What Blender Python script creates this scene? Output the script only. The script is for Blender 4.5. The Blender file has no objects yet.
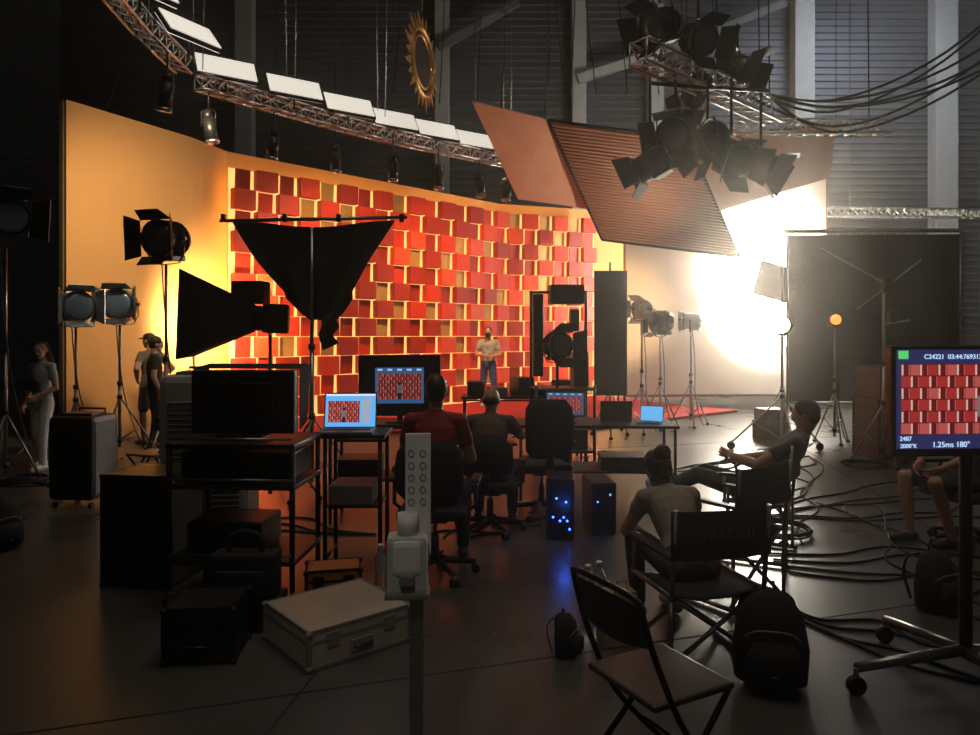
import bpy,bmesh,math,random
import numpy as np
from mathutils import Vector as V, Matrix, Euler
random.seed(7)
R=math.radians
# ------------------------------------------------------------------ materials
def mat(name,col,rough=.5,metal=0,emit=None,es=0,ns=9,nv=.18,bump=0,rv=.08,bs=None):
    m=bpy.data.materials.new(name); m.use_nodes=True
    N=m.node_tree.nodes; L=m.node_tree.links
    p=N['Principled BSDF']
    tc=N.new('ShaderNodeTexCoord'); no=N.new('ShaderNodeTexNoise'); no.inputs['Scale'].default_value=ns
    no.inputs['Detail'].default_value=4
    L.new(tc.outputs['Object'],no.inputs['Vector'])
    mx=N.new('ShaderNodeMix'); mx.data_type='RGBA'
    mx.inputs['A'].default_value=(*[c*(1-nv) for c in col],1)
    mx.inputs['B'].default_value=(*[min(1,c*(1+nv)) for c in col],1)
    L.new(no.outputs['Fac'],mx.inputs['Factor']); L.new(mx.outputs['Result'],p.inputs['Base Color'])
    mr=N.new('ShaderNodeMapRange'); mr.inputs['To Min'].default_value=max(.02,rough-rv); mr.inputs['To Max'].default_value=min(1,rough+rv)
    L.new(no.outputs['Fac'],mr.inputs['Value']); L.new(mr.outputs['Result'],p.inputs['Roughness'])
    p.inputs['Metallic'].default_value=metal
    if emit:
        p.inputs['Emission Color'].default_value=(*emit,1); p.inputs['Emission Strength'].default_value=es
    if bump:
        bp=N.new('ShaderNodeBump'); bp.inputs['Strength'].default_value=bump; bp.inputs['Distance'].default_value=.02
        n2=N.new('ShaderNodeTexNoise'); n2.inputs['Scale'].default_value=bs or ns*4
        L.new(tc.outputs['Object'],n2.inputs['Vector'])
        L.new(n2.outputs['Fac'],bp.inputs['Height']); L.new(bp.outputs['Normal'],p.inputs['Normal'])
    return m
BLK=mat('black_plastic',(.016,.015,.014),.45)
BLKM=mat('black_metal',(.02,.019,.018),.38,.6)
CLOTH=mat('black_cloth',(.008,.008,.008),.95,bump=.2)
CANV=mat('black_canvas',(.013,.012,.012),.9,bump=.2)
STEEL=mat('steel',(.32,.31,.3),.32,.9)
ALU=mat('aluminium',(.5,.49,.47),.3,.9)
GREY=mat('grey_plastic',(.2,.19,.18),.5)
LGREY=mat('light_grey_plastic',(.5,.49,.45),.5)
WHITE=mat('white_plastic',(.72,.7,.66),.5)
RUB=mat('rubber',(.012,.012,.012),.7)
LENS=mat('glass_lens',(.12,.13,.14),.08,.3)
LENSB=mat('coated_glass_lens',(.3,.42,.55),.22,.5)
ORANGE=mat('orange_paint',(.76,.38,.11),.6,ns=1.2,nv=.1,bump=.05)
WOODE=mat('raw_plywood_edge',(.16,.1,.05),.7)
RED1=mat('red_block_bright',(.6,.032,.012),.45)
RED2=mat('red_block_deep',(.34,.017,.008),.45)
RED3=mat('red_block_scarlet',(.7,.06,.018),.42)
GOLD=mat('gold_block',(.5,.27,.08),.4,.25)
BACKG=mat('glow_yellow_backing',(.6,.32,.1),.7,emit=(1,.56,.16),es=1.35)  # glow put into the colour for spot-lit gaps; nothing lights it from behind
CARPET=mat('red_carpet',(.5,.02,.02),.9,bump=.3)
SALM=mat('salmon_bounce_cloth',(.72,.42,.28),.85,ns=2)
RIB=mat('brown_ribbed_cloth',(.36,.17,.1),.8,ns=3)
RIBB=mat('rib_batten',(.5,.27,.17),.6)
CASEW=mat('scuffed_birch_case',(.4,.34,.26),.45,ns=6,nv=.25)
COPPER=mat('orange_lit_case_and_pipe',(.45,.16,.05),.35,.2)  # orange light on the case put into its colour; frame pipes red-brown
SKIN=mat('skin',(.5,.27,.17),.5,nv=.06)
HAIRB=mat('hair_brown',(.05,.025,.013),.55,ns=60)
HAIRL=mat('hair_light_brown',(.11,.055,.028),.5,ns=60)
HAIRR=mat('hair_auburn',(.2,.085,.035),.5,ns=60)
HAIRD=mat('hair_dark',(.014,.011,.009),.55,ns=60)
LEDM=mat('led_panel_face',(.8,.8,.75),.5,emit=(1,.92,.78),es=.72,nv=.02)
BLUE=mat('blue_led',(.0,.05,.6),.4,emit=(.03,.12,1),es=8)
AMBER=mat('amber_glow',(.8,.3,.05),.4,emit=(1,.3,.04),es=1.6)
HOT=mat('hot_lens',(.9,.9,.8),.4,emit=(1,.88,.66),es=25)
# ------------------------------------------------------------------ mesh builder
class B:
    def __init__(s,name):
        s.n=name; s.v=[]; s.f=[]; s.mi=[]; s.sm=[]; s.mats=[]; s.M=Matrix()
    def k(s,m):
        if m not in s.mats: s.mats.append(m)
        return s.mats.index(m)
    def raw(s,vs,fs,m,smooth=False):
        o=len(s.v); i=s.k(m); M=s.M
        s.v+= [M@V(p) for p in vs]
        for f in fs:
            s.f.append([a+o for a in f]); s.mi.append(i); s.sm.append(smooth and len(f)<=4)
    def box(s,c,sz,m,rot=(0,0,0),bev=0):
        bm=bmesh.new(); bmesh.ops.create_cube(bm,size=1)
        bmesh.ops.scale(bm,vec=sz,verts=bm.verts)
        if bev: bmesh.ops.bevel(bm,geom=bm.edges[:],offset=min(bev,min(sz)*.45),segments=2,affect='EDGES',profile=.6)
        T=Matrix.Translation(c)@Euler(rot).to_matrix().to_4x4()
        bm.verts.index_update()
        s.raw([T@v.co for v in bm.verts],[[v.index for v in f.verts] for f in bm.faces],m); bm.free()
    def loft(s,pts,rad,side,m,seg=14,smooth=True):
        pts=[V(p) for p in pts]; side=V(side); vs=[];fs=[]; n=len(pts)
        for i,p in enumerate(pts):
            t=(pts[min(i+1,n-1)]-pts[max(i-1,0)])
            if t.length<1e-9: t=V((0,0,1))
            t.normalize(); sx=side-t*side.dot(t)
            if sx.length<1e-4: sx=t.orthogonal()
            sx.normalize(); sy=t.cross(sx); side=sx
            rx,ry=rad[i] if isinstance(rad[i],(tuple,list)) else (rad[i],rad[i])
            for j in range(seg):
                a=2*math.pi*j/seg; vs.append(p+sx*rx*math.cos(a)+sy*ry*math.sin(a))
        for i in range(n-1):
            for j in range(seg):
                a=i*seg+j;b=i*seg+(j+1)%seg; fs.append([a,b,b+seg,a+seg])
        fs.append(list(range(seg))[::-1]); fs.append(list(range((n-1)*seg,n*seg)))
        s.raw(vs,fs,m,smooth)
    def cyl(s,a,b,r,m,r2=None,seg=14):
        a=V(a);b=V(b); s.loft([a,b],[r,r if r2 is None else r2],(b-a).orthogonal(),m,seg)
    def caps(s,a,r1,b,r2,m,seg=14):
        a=V(a);b=V(b);t=(b-a); t=t.normalized() if t.length>1e-6 else V((0,0,1))
        P=[];Q=[]
        for d in (-82,-60,-35,-10): P.append(a+t*r1*math.sin(R(d)));Q.append(r1*math.cos(R(d)))
        for d in (10,35,60,82): P.append(b+t*r2*math.sin(R(d)));Q.append(r2*math.cos(R(d)))
        s.loft(P,Q,t.orthogonal(),m,seg)
    def ell(s,c,rad,m,rot=None,seg=16,rings=10):
        vs=[];fs=[];Mx=rot if rot else Matrix.Identity(3); c=V(c)
        for i in range(1,rings):
            th=math.pi*i/rings
            for j in range(seg):
                a=2*math.pi*j/seg
                vs.append(c+Mx@V((rad[0]*math.sin(th)*math.cos(a),rad[1]*math.sin(th)*math.sin(a),rad[2]*math.cos(th))))
        t=len(vs); vs.append(c+Mx@V((0,0,rad[2]))); vs.append(c+Mx@V((0,0,-rad[2])))
        for i in range(rings-2):
            for j in range(seg):
                a=i*seg+j;b=i*seg+(j+1)%seg; fs.append([a,a+seg,b+seg,b])
        for j in range(seg):
            fs.append([t,j,(j+1)%seg]); o=(rings-2)*seg; fs.append([t+1,o+(j+1)%seg,o+j])
        s.raw(vs,fs,m,True)
    def tube(s,pts,r,m,seg=8,sub=0):
        pts=[V(p) for p in pts]
        if sub: pts=catmull(pts,sub)
        s.loft(pts,[r]*len(pts),(pts[1]-pts[0]).orthogonal(),m,seg)
    def panel(s,c,m,th=.02):
        c=[V(p) for p in c]; n=(c[1]-c[0]).cross(c[3]-c[0]).normalized()*th/2
        vs=[p+n for p in c]+[p-n for p in c]
        s.raw(vs,[[0,1,2,3],[7,6,5,4],[0,4,5,1],[1,5,6,2],[2,6,7,3],[3,7,4,0]],m)
    def text(s,st,size,M,m,ext=.001):
        cu=bpy.data.curves.new('t','FONT'); cu.body=st; cu.size=size; cu.extrude=ext; cu.align_x='CENTER'; cu.align_y='CENTER'
        o=bpy.data.objects.new('t',cu); bpy.context.collection.objects.link(o)
        dg=bpy.context.evaluated_depsgraph_get(); dg.update()
        me=bpy.data.meshes.new_from_object(o.evaluated_get(dg))
        s.raw([M@v.co for v in me.vertices],[list(p.vertices) for p in me.polygons],m)
        bpy.data.objects.remove(o); bpy.data.curves.remove(cu); bpy.data.meshes.remove(me)
    def done(s,loc=None,rz=0):
        me=bpy.data.meshes.new(s.n); vs=s.v
        if loc is None:
            a=np.array([tuple(v) for v in vs]); lo=a.min(0);hi=a.max(0)
            loc=V(((lo[0]+hi[0])/2,(lo[1]+hi[1])/2,lo[2])); vs=[v-loc for v in vs]
        me.from_pydata([tuple(v) for v in vs],[],s.f); 
        for m in s.mats: me.materials.append(m)
        me.polygons.foreach_set('material_index',s.mi); me.polygons.foreach_set('use_smooth',s.sm); me.update()
        o=bpy.data.objects.new(s.n,me); bpy.context.collection.objects.link(o)
        o.location=loc; o.rotation_euler=(0,0,rz); return o
def catmull(p,k):
    out=[]
    for i in range(len(p)-1):
        a=p[max(i-1,0)];b=p[i];c=p[i+1];d=p[min(i+2,len(p)-1)]
        for j in range(k):
            t=j/k; out.append(.5*((2*b)+(c-a)*t+(2*a-5*b+4*c-d)*t*t+(3*b-a-3*c+d)*t**3))
    out.append(p[-1]); return out
def TR(loc,rz=0,rx=0,ry=0): return Matrix.Translation(loc)@Matrix.Rotation(rz,4,'Z')@Matrix.Rotation(rx,4,'X')@Matrix.Rotation(ry,4,'Y')
# ------------------------------------------------------------------ camera
cd=bpy.data.cameras.new('camera'); cam=bpy.data.objects.new('camera',cd); bpy.context.collection.objects.link(cam)
cam.location=(0,0,1.75); cam.rotation_euler=(R(90),0,0); cd.sensor_width=36; cd.lens=36*720/980; cd.shift_y=-.033; cd.clip_end=100
bpy.context.scene.camera=cam
bpy.context.scene.view_settings.view_transform='Standard'
w=bpy.data.worlds.new('world'); bpy.context.scene.world=w; w.use_nodes=True
w.node_tree.nodes['Background'].inputs[0].default_value=(.02,.022,.03,1); w.node_tree.nodes['Background'].inputs[1].default_value=.3
vs_=w.node_tree.nodes.new('ShaderNodeVolumeScatter'); vs_.inputs['Density'].default_value=.009; vs_.inputs['Anisotropy'].default_value=.9; vs_.inputs['Color'].default_value=(1,.92,.82,1)
w.node_tree.links.new(vs_.outputs[0],w.node_tree.nodes['World Output'].inputs['Volume'])
# ------------------------------------------------------------------ room
FLOOR=mat('polished_concrete',(.078,.07,.06),.31,ns=1.1,nv=.4,bump=.06,rv=.12,bs=14)
WALLM=mat('corrugated_steel_wall',(.085,.088,.095),.5,.3,ns=.7)
COLM=mat('concrete_column',(.33,.33,.31),.8,ns=3)
BEAMM=mat('painted_roof_beam',(.14,.14,.13),.8,ns=3)
ROOFM=mat('roof_sheet',(.03,.03,.032),.8)
b=B('floor'); b.box((2,12,-.1),(36,32,.2),FLOOR); b.done()
b=B('trim_floor_joints'); JM=mat('joint_sealant',(.02,.02,.02),.8)
for x0,y0,x1,y1 in ((-8,1.3,14,8.2),(-12,7,12,14.2),(-1.2,1.5,.2,12),(3.2,2.2,5,12)):
    d=V((x1-x0,y1-y0,0)); b.box(((x0+x1)/2,(y0+y1)/2,.0005),(d.length,.012,.003),JM,(0,0,math.atan2(d.y,d.x)))
b.done()
def ribwall(name,x0,x1,y,H,pitch=.3,rz=0,loc=(0,0,0)):
    b=B(name); prof=[]
    z=0
    while z<H:
        prof+=[(0,z),(0,z+pitch*.55),(-.06,z+pitch*.65),(-.06,z+pitch*.9)]; z+=pitch
    prof.append((0,z)); n=len(prof)
    vs=[(x0,p[0],p[1]) for p in prof]+[(x1,p[0],p[1]) for p in prof]
    b.raw(vs,[[i,i+n,i+n+1,i+1] for i in range(n-1)],WALLM); b.box(((x0+x1)/2,.1,z/2),(abs(x1-x0),.1,z),WALLM)
    o=b.done((0,0,0)); o.location=loc; o.rotation_euler=(0,0,rz)
ribwall('wall_back',-16,20,0,14,.25,0,(0,26,0))
ribwall('wall_left',-15,15,0,14,.3,R(90),(-15.5,12,0))
ribwall('wall_right',-15,15,0,14,.3,R(-90),(19.5,12,0))
ribwall('wall_front',-18,18,0,14,.6,R(180),(2,-3.5,0))
b=B('ceiling'); b.box((2,11.5,14.1),(36,31,.2),ROOFM)
for i in range(24): b.box((2,-2.5+i*1.25,13.96),(36,.12,.1),ROOFM)
b.done()
for x,wd in ((16.1,.8),(11.1,.7),(5.85,.55),(3.15,.5),(-1.7,.5),(-8.7,.6)):
    b=B('trim_column'); b.box((x,25.6,7),(wd,.5,14),COLM,bev=.03); b.box((x,25.6,.2),(wd+.1,.56,.4),COLM,bev=.02); b.done()
def truss(b,a,c,wd,m,r=.02,n=None,up=V((0,0,1))):
    a=V(a);c=V(c);t=(c-a).normalized(); sx=t.cross(up).normalized(); sy=sx.cross(t)
    L=(c-a).length; n=n or max(2,int(L/wd)); o=[sx*wd/2+sy*wd/2,-sx*wd/2+sy*wd/2,-sx*wd/2-sy*wd/2,sx*wd/2-sy*wd/2]
    for q in o: b.cyl(a+q,c+q,r,m,seg=8)
    for i in range(n):
        p=a.lerp(c,i/n);q=a.lerp(c,(i+1)/n)
        for k in range(4):
            k2=(k+1)%4; b.cyl(p+o[k],q+o[k2],r*.55,m,seg=6)
            b.cyl(p+o[k],p+o[k2],r*.5,m,seg=6)
b=B('roof_truss')
b.box((4.6,25.2,11.2),(3.2,.2,.3),COLM,(0,R(-18),0)); b.box((8.2,25.2,12.5),(4.6,.2,.25),BEAMM,(0,R(-22),0))
b.box((-.4,25.2,12.6),(3.2,.2,.25),BEAMM,(0,R(-30),0))
b.done()
# ------------------------------------------------------------------ set walls
Hs=5.45
pts=[(-6.65,11.3),(-5.57,13.5),(-5.3,14.5),(.28,20.3),(4.2,21.7)]
b=B('orange_set_wall')
for i in range(4):
    p=V((*pts[i],0));q=V((*pts[i+1],0)); t=(q-p).normalized(); nrm=V((-t.y,t.x,0))*.06
    vs=[p,q,q+nrm,p+nrm]; vs+= [x+V((0,0,Hs)) for x in vs]
    b.raw(vs,[[0,1,5,4]],ORANGE); b.raw(vs,[[1,2,6,5],[2,3,7,6],[3,0,4,7],[4,5,6,7],[3,2,1,0]],WOODE)
    L=(q-p).length; k=int(L/1.2)+1
    for j in range(k+1):
        c=p.lerp(q,j/k)+nrm*1.6; b.box((c.x,c.y,Hs/2),(.05,.09,Hs-.02),WOODE,(0,0,math.atan2(t.y,t.x)))
b.done()
b=B('stage_platform')
pl=[(-5.05,13.6),(-3.6,12.5),(2.0,13.3),(5.6,16.3),(5.0,17.0),(3.0,20.2),(.5,19.1),(-4.75,13.95)]
n=len(pl); vs=[(x,y,0.002) for x,y in pl]+[(x,y,.06) for x,y in pl]
b.raw(vs,[list(range(n,2*n)),list(range(n))[::-1]]+[[i,(i+1)%n,(i+1)%n+n,i+n] for i in range(n)],CARPET); b.done()
def blocks(b,p,q,per=.98,ch=.415,rows=12):
    p=V((*p,0));q=V((*q,0)); t=(q-p).normalized(); ang=math.atan2(t.y,t.x); nf=V((t.y,-t.x,0))
    L=(q-p).length; nc=int(L/per+.5); per=L/nc
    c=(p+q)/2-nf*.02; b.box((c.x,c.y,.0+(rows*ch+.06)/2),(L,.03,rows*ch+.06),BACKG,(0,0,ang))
    rr=random.Random(4)
    def put(s0,s1,z,d,th,m,tilt=0,yaw=0,hh=.96):
        s0=max(0,s0); s1=min(L,s1)
        if s1-s0<.04: return
        c=p+t*((s0+s1)/2)+nf*d; b.box((c.x,c.y,z),(s1-s0,th,ch*hh),m,(tilt,0,ang+yaw),bev=.01)
    for r in range(rows):
        z=.06+ch*(r+.5); off=per*.5*(r%2)
        for i in range(-1,nc+1):
            s=i*per+off
            put(s,s+per*.47,z,.15,.18,rr.choice([RED1,RED1,RED3,RED2,RED2]),rr.uniform(-.04,.03))
            put(s+per*.6,s+per*.94,z,.05,.03,rr.choice([RED2,RED2,RED1,GOLD,GOLD]),R(3),R(4),.98)
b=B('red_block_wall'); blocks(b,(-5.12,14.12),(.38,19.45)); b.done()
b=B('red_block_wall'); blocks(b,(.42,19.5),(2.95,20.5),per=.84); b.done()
# ------------------------------------------------------------------ diffusion frame (large lit silk)
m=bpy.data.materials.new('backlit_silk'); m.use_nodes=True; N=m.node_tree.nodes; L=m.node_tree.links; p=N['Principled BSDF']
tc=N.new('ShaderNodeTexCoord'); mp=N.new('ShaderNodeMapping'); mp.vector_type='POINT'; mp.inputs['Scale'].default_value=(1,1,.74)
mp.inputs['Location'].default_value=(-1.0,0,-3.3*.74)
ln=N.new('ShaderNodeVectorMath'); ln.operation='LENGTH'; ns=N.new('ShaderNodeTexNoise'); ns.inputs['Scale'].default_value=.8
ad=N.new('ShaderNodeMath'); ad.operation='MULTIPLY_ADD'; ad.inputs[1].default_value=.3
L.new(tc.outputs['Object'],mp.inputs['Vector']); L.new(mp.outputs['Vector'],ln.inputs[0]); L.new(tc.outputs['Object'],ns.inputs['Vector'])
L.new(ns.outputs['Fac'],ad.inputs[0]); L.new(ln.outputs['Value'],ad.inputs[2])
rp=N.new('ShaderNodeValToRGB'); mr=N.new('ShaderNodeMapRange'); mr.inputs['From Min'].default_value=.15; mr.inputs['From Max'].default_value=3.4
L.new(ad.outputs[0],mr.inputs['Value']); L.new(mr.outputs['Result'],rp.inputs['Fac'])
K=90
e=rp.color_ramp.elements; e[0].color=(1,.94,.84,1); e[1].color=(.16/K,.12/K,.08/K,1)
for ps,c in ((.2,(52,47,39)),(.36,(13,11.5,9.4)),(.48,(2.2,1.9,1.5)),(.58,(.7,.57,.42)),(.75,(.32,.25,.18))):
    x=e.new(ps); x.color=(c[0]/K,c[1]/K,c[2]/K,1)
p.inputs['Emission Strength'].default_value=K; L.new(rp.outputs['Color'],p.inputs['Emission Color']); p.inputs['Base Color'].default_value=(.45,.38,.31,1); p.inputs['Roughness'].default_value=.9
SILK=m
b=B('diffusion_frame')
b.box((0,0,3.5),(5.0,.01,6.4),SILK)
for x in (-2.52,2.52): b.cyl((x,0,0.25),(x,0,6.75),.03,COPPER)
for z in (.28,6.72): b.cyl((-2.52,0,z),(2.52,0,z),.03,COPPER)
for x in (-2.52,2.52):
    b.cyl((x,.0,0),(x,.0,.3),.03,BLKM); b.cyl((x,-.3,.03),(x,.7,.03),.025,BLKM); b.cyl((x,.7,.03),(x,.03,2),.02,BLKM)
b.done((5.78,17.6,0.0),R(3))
# overhead bounce frames
b=B('overhead_bounce_frame')
b.panel([(-.3,12,5.65),(.95,12,5.35),(2.15,14.1,4.2),(.55,14.1,4.42)],SALM,.02)
A=[V((.97,12,5.33)),V((3.3,12.1,5.05)),V((4.85,14,3.28)),V((2.2,14.1,3.62))]
b.panel(A,RIB,.02)
for i in range(1,36):
    t=i/36; b.cyl(A[0].lerp(A[3],t)-V((0,.03,.015)),A[1].lerp(A[2],t)-V((0,.03,.015)),.01,RIBB,seg=6)
for i in range(4): b.cyl(A[i],A[(i+1)%4],.03,BLKM,seg=8)
for p in ((-.25,12,5.62),(.95,12,5.35),A[1]): b.cyl(p,(p[0],p[1],13.9),.008,BLKM,seg=6)
b.done()
b=B('salmon_bounce_sheet')
b.panel([(4.2,15.4,5.9),(7.5,15.6,6.35),(7.55,16,5.25),(5.1,15.9,4.5)],SALM,.02)
for p in ((4.2,15.4,5.9),(7.5,15.6,6.35)): b.cyl(p,(p[0],p[1],13.9),.008,BLKM,seg=6)
b.cyl((4.2,15.4,5.9),(7.5,15.6,6.35),.03,BLKM)
b.done()
# ------------------------------------------------------------------ lighting gear
def stand(b,h,spread=.5,wheels=False,m=STEEL,r=.018,a0=.4,hub=.85):
    hub=min(hub,h*.5)
    b.cyl((0,0,.12),(0,0,h*.55),r*1.3,m); b.cyl((0,0,h*.5),(0,0,h),r,m)
    for z in (hub,h*.55,.22): b.cyl((0,0,z-.03),(0,0,z+.03),r*2,BLK)
    for i in range(3):
        a=a0+i*2.0944; e=V((spread*math.cos(a),spread*math.sin(a),.045 if not wheels else .1))
        b.cyl((0,0,hub),e,r*.75,m,seg=8); b.cyl((0,0,.22),V((0,0,hub)).lerp(e,.55),r*.55,m,seg=6)
        if wheels:
            t=V((-math.sin(a),math.cos(a),0)); b.cyl((e.x-t.x*.02,e.y-t.y*.02,.06),(e.x+t.x*.02,e.y+t.y*.02,.06),.06,RUB); b.cyl((e.x,e.y,.06),e+V((0,0,.05)),.012,m)
        else: b.ell((e.x,e.y,.03),(.035,.035,.03),RUB)
def lamp_head(b,pos,yaw,pitch,r,L,body=BLKM,lens=LENS,doors=True,yoke='down',dl=None,box=False):
    M0=b.M; b.M=M0@TR(pos,yaw)@Matrix.Rotation(pitch,4,'X')
    if box: b.box((0,-L*.1,0),(r*1.9,L,r*1.9),body,bev=r*.25)
    else:
        b.loft([(0,-L*.65,0),(0,-L*.6,0),(0,-L*.4,0),(0,L*.3,0),(0,L*.4,0)],[r*.55,r*.8,r,r,r*1.08],(1,0,0),body,18)
    for i in range(5): b.cyl((0,-L*.35+i*L*.11,0),(0,-L*.33+i*L*.11,0),r*1.07,body,seg=18)
    b.ell((0,L*.4,0),(r*.93,.04,r*.93),lens,seg=18)
    b.box((0,-L*.25,-r*1.05),(r*.9,L*.6,r*.35),body,bev=.01)
    b.cyl((0,-L*.75,0),(0,-L*.6,0),.02,BLK)
    if doors:
        dl=dl or r*1.35; y=L*.42
        for k in range(4):
            a=k*math.pi/2; Mk=b.M; b.M=Mk@Matrix.Rotation(a,4,'Y')
            w0=r*1.0;w1=r*(1.25 if k%2 else .75); o=.5
            b.panel([(-w0,y,r*1.05),(w0,y,r*1.05),(w1,y+dl*.78,r*1.05+dl*o),(-w1,y+dl*.78,r*1.05+dl*o)],body,.008)
            b.cyl((-w0,y,r*1.05),(w0,y,r*1.05),.008,BLK,seg=6)
            b.M=Mk
    b.M=M0@TR(pos,yaw)
    s=-1 if yoke=='down' else 1
    pts=[(-r*1.2,0,0),(-r*1.2,0,s*r*.8),(-r*.9,0,s*r*1.35),(0,0,s*r*1.45),(r*.9,0,s*r*1.35),(r*1.2,0,s*r*.8),(r*1.2,0,0)]
    b.loft(pts,[(.02,.006)]*7,(0,1,0),BLKM,8); 
    for x in (-1,1): b.cyl((x*r*1.0,0,0),(x*r*1.32,0,0),.022,BLK)
    b.M=M0
def slamp(name,x,y,z,yaw,pitch,r,L,sp=.45,body=BLKM,lens=LENS,doors=True,wheels=False,sm=STEEL,box=False,dl=None):
    b=B(name); stand(b,z-r*1.42,sp,wheels,sm); lamp_head(b,(0,0,z),yaw,pitch,r,L,body,lens,doors,box=box,dl=dl)
    b.tube([(0,-L*.3,z-r),(.05,-.1,z*.6),(.1,.05,z*.3),(.3,.2,.012),(.6,.1,.012)],.008,RUB,6,5)
    return b.done((x,y,0))
slamp('fresnel_light',-4.05,9.0,2.95,R(165),R(-3),.22,.42,.5,dl=.2)
slamp('hmi_light',-5.4,10.5,2.2,R(190),0,.21,.36,.5,body=ALU,dl=.14,lens=LENSB)
slamp('hmi_light',-5.78,10.05,2.15,R(225),0,.2,.36,.4,body=ALU,lens=LENSB,dl=.16)
slamp('fresnel_light',-5.72,8.5,3.15,R(-130),R(-8),.2,.4,.35,lens=LENSB)
slamp('fresnel_light',-4.85,11.8,1.75,R(30),0,.13,.3,.4,lens=HOT)
slamp('stage_light',2.72,12.9,2.22,R(20),0,.15,.3,.4,body=ALU)
slamp('stage_light',3.18,13.45,2.0,R(50),0,.2,.34,.4,dl=.15)
slamp('stage_light',3.85,13.8,2.02,R(70),0,.15,.3,.4,body=ALU,dl=.12)
slamp('hmi_light',4.3,10.6,1.9,R(150),0,.13,.26,.75,wheels=True,lens=HOT,doors=False)
slamp('worklight',5.55,11.6,2.0,R(170),0,.09,.18,.3,lens=AMBER,doors=False)
b=B('c_stand'); stand(b,2.5,.4,False,STEEL)
b.cyl((-.35,0,2.1),(.5,0,2.75),.01,STEEL); b.cyl((0,0,2.45),(-.9,-.1,2.9),.01,STEEL); b.box((.05,0,2.42),(.14,.12,.22),BLK,bev=.02); b.box((.1,-.02,2.0),(.1,.1,.16),BLK,bev=.02)
b.cyl((0,0,1.9),(.35,0,1.95),.012,STEEL); b.done((5.25,9.6,0))
# softbox
b=B('softbox_light')
stand(b,1.75,.5,False,STEEL)
b.M=TR((0,0,1.92),R(103),R(2))
F=[(-.45,.8,-.42),(.45,.8,-.42),(.45,.8,.42),(-.45,.8,.42)]; G=[(-.13,.15,-.13),(.13,.15,-.13),(.13,.15,.13),(-.13,.15,.13)]
for i in range(4): b.panel([G[i],G[(i+1)%4],F[(i+1)%4],F[i]],CLOTH,.006)
b.panel([(x*.98,y-.01,z*.98) for x,y,z in F],mat('softbox_front',(.7,.7,.66),.8),.006)
for i in range(4): b.cyl(G[i],F[i],.007,BLKM,seg=6); b.cyl(F[i],F[(i+1)%4],.008,BLKM,seg=6)
b.cyl((0,-.15,0),(0,.16,0),.13,BLKM); b.box((0,-.06,0),(.28,.26,.3),BLKM,bev=.03)
b.M=Matrix(); b.box((-.28,.25,2.2),(.34,.26,.24),BLK,bev=.02); b.cyl((-.28,.25,2.1),(0,0,1.75),.012,STEEL); b.done((-2.26,7.4,0))
# draped black flag
b=B('black_draped_flag')
stand(b,2.95,.6,False,STEEL,r=.02)
b.cyl((-1.02,0,3.02),(1.06,0,3.06),.02,STEEL)
for x in (-.98,-.3,.3,1.0): b.box((x,0,3.05),(.05,.06,.09),BLK,bev=.01)
nx,nz=24,14; vs=[];fs=[]
for j in range(nz+1):
    v=j/nz; hw=.92*(1-v)**.85+.1*v+ (.05 if v>.75 else 0); cx=.0+.18*max(0,v-.4)
    for i in range(nx+1):
        u=i/nx*2-1; vs.append((cx+u*hw,.06+.05*math.sin(u*9+v*5)*(.15+v)-.03*v,3.0-v*1.08-.04*math.cos(u*3)*(1-v)))
for j in range(nz):
    for i in range(nx):
        a=j*(nx+1)+i; fs.append([a,a+1,a+nx+2,a+nx+1])
b.raw(vs,fs,CLOTH,True)
b.loft([(.16,.05,1.98),(.2,.04,1.85),(.14,.05,1.75),(.2,.05,1.62)],[(.07,.03),(.1,.04),(.08,.03),(.1,.02)],(1,0,0),CLOTH,10)
b.done((-1.98,8.0,0))
# big black flag right
b=B('black_flag_frame')
b.panel([(-1.42,0,.62),(1.42,0,.66),(1.42,0,3.45),(-1.42,0,3.45)],CLOTH,.015)
for a,c in (((-1.5,0,3.5),(1.5,0,3.5)),((-1.44,0,.6),(-1.44,0,3.5)),((1.44,0,.6),(1.44,0,3.5)),((-1.44,0,.6),(1.44,0,.6))): b.cyl(a,c,.02,STEEL,seg=8)
b.cyl((-1.55,0,3.53),(1.6,0,3.53),.022,ALU)
for x in (-1.5,1.5):
    M=b.M; b.M=TR((x,.08,0)); stand(b,3.55,.4,False,STEEL); b.M=M
for i in range(15): x=-1.38+i*.197; b.cyl((x,0,3.42),(x,0,3.5),.006,WHITE,seg=5)
b.done((6.5,12.2,0),R(-2))
b=B('cutter_flag')
b.panel([(-.42,0,2.55),(.3,0,2.35),(.45,0,3.0),(-.25,0,3.2)],CLOTH,.01); b.cyl((.45,0,3.0),(.3,0,2.35),.01,STEEL); b.cyl((-.42,0,2.55),(.3,0,2.35),.01,STEEL)
M=b.M; b.M=TR((.42,.02,0)); stand(b,2.75,.4,False,STEEL); b.M=M
b.done((5.45,13.8,0))
b=B('black_flag_panel')
b.panel([(-.28,0,.72),(.28,0,.72),(.28,0,2.85),(-.28,0,2.85)],CLOTH,.02)
b.cyl((0,.03,2.85),(0,.03,3.0),.02,STEEL)
M=b.M; b.M=TR((0,.05,0)); stand(b,2.95,.35,False,STEEL); b.M=M
b.done((2.06,12.3,0))
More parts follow.
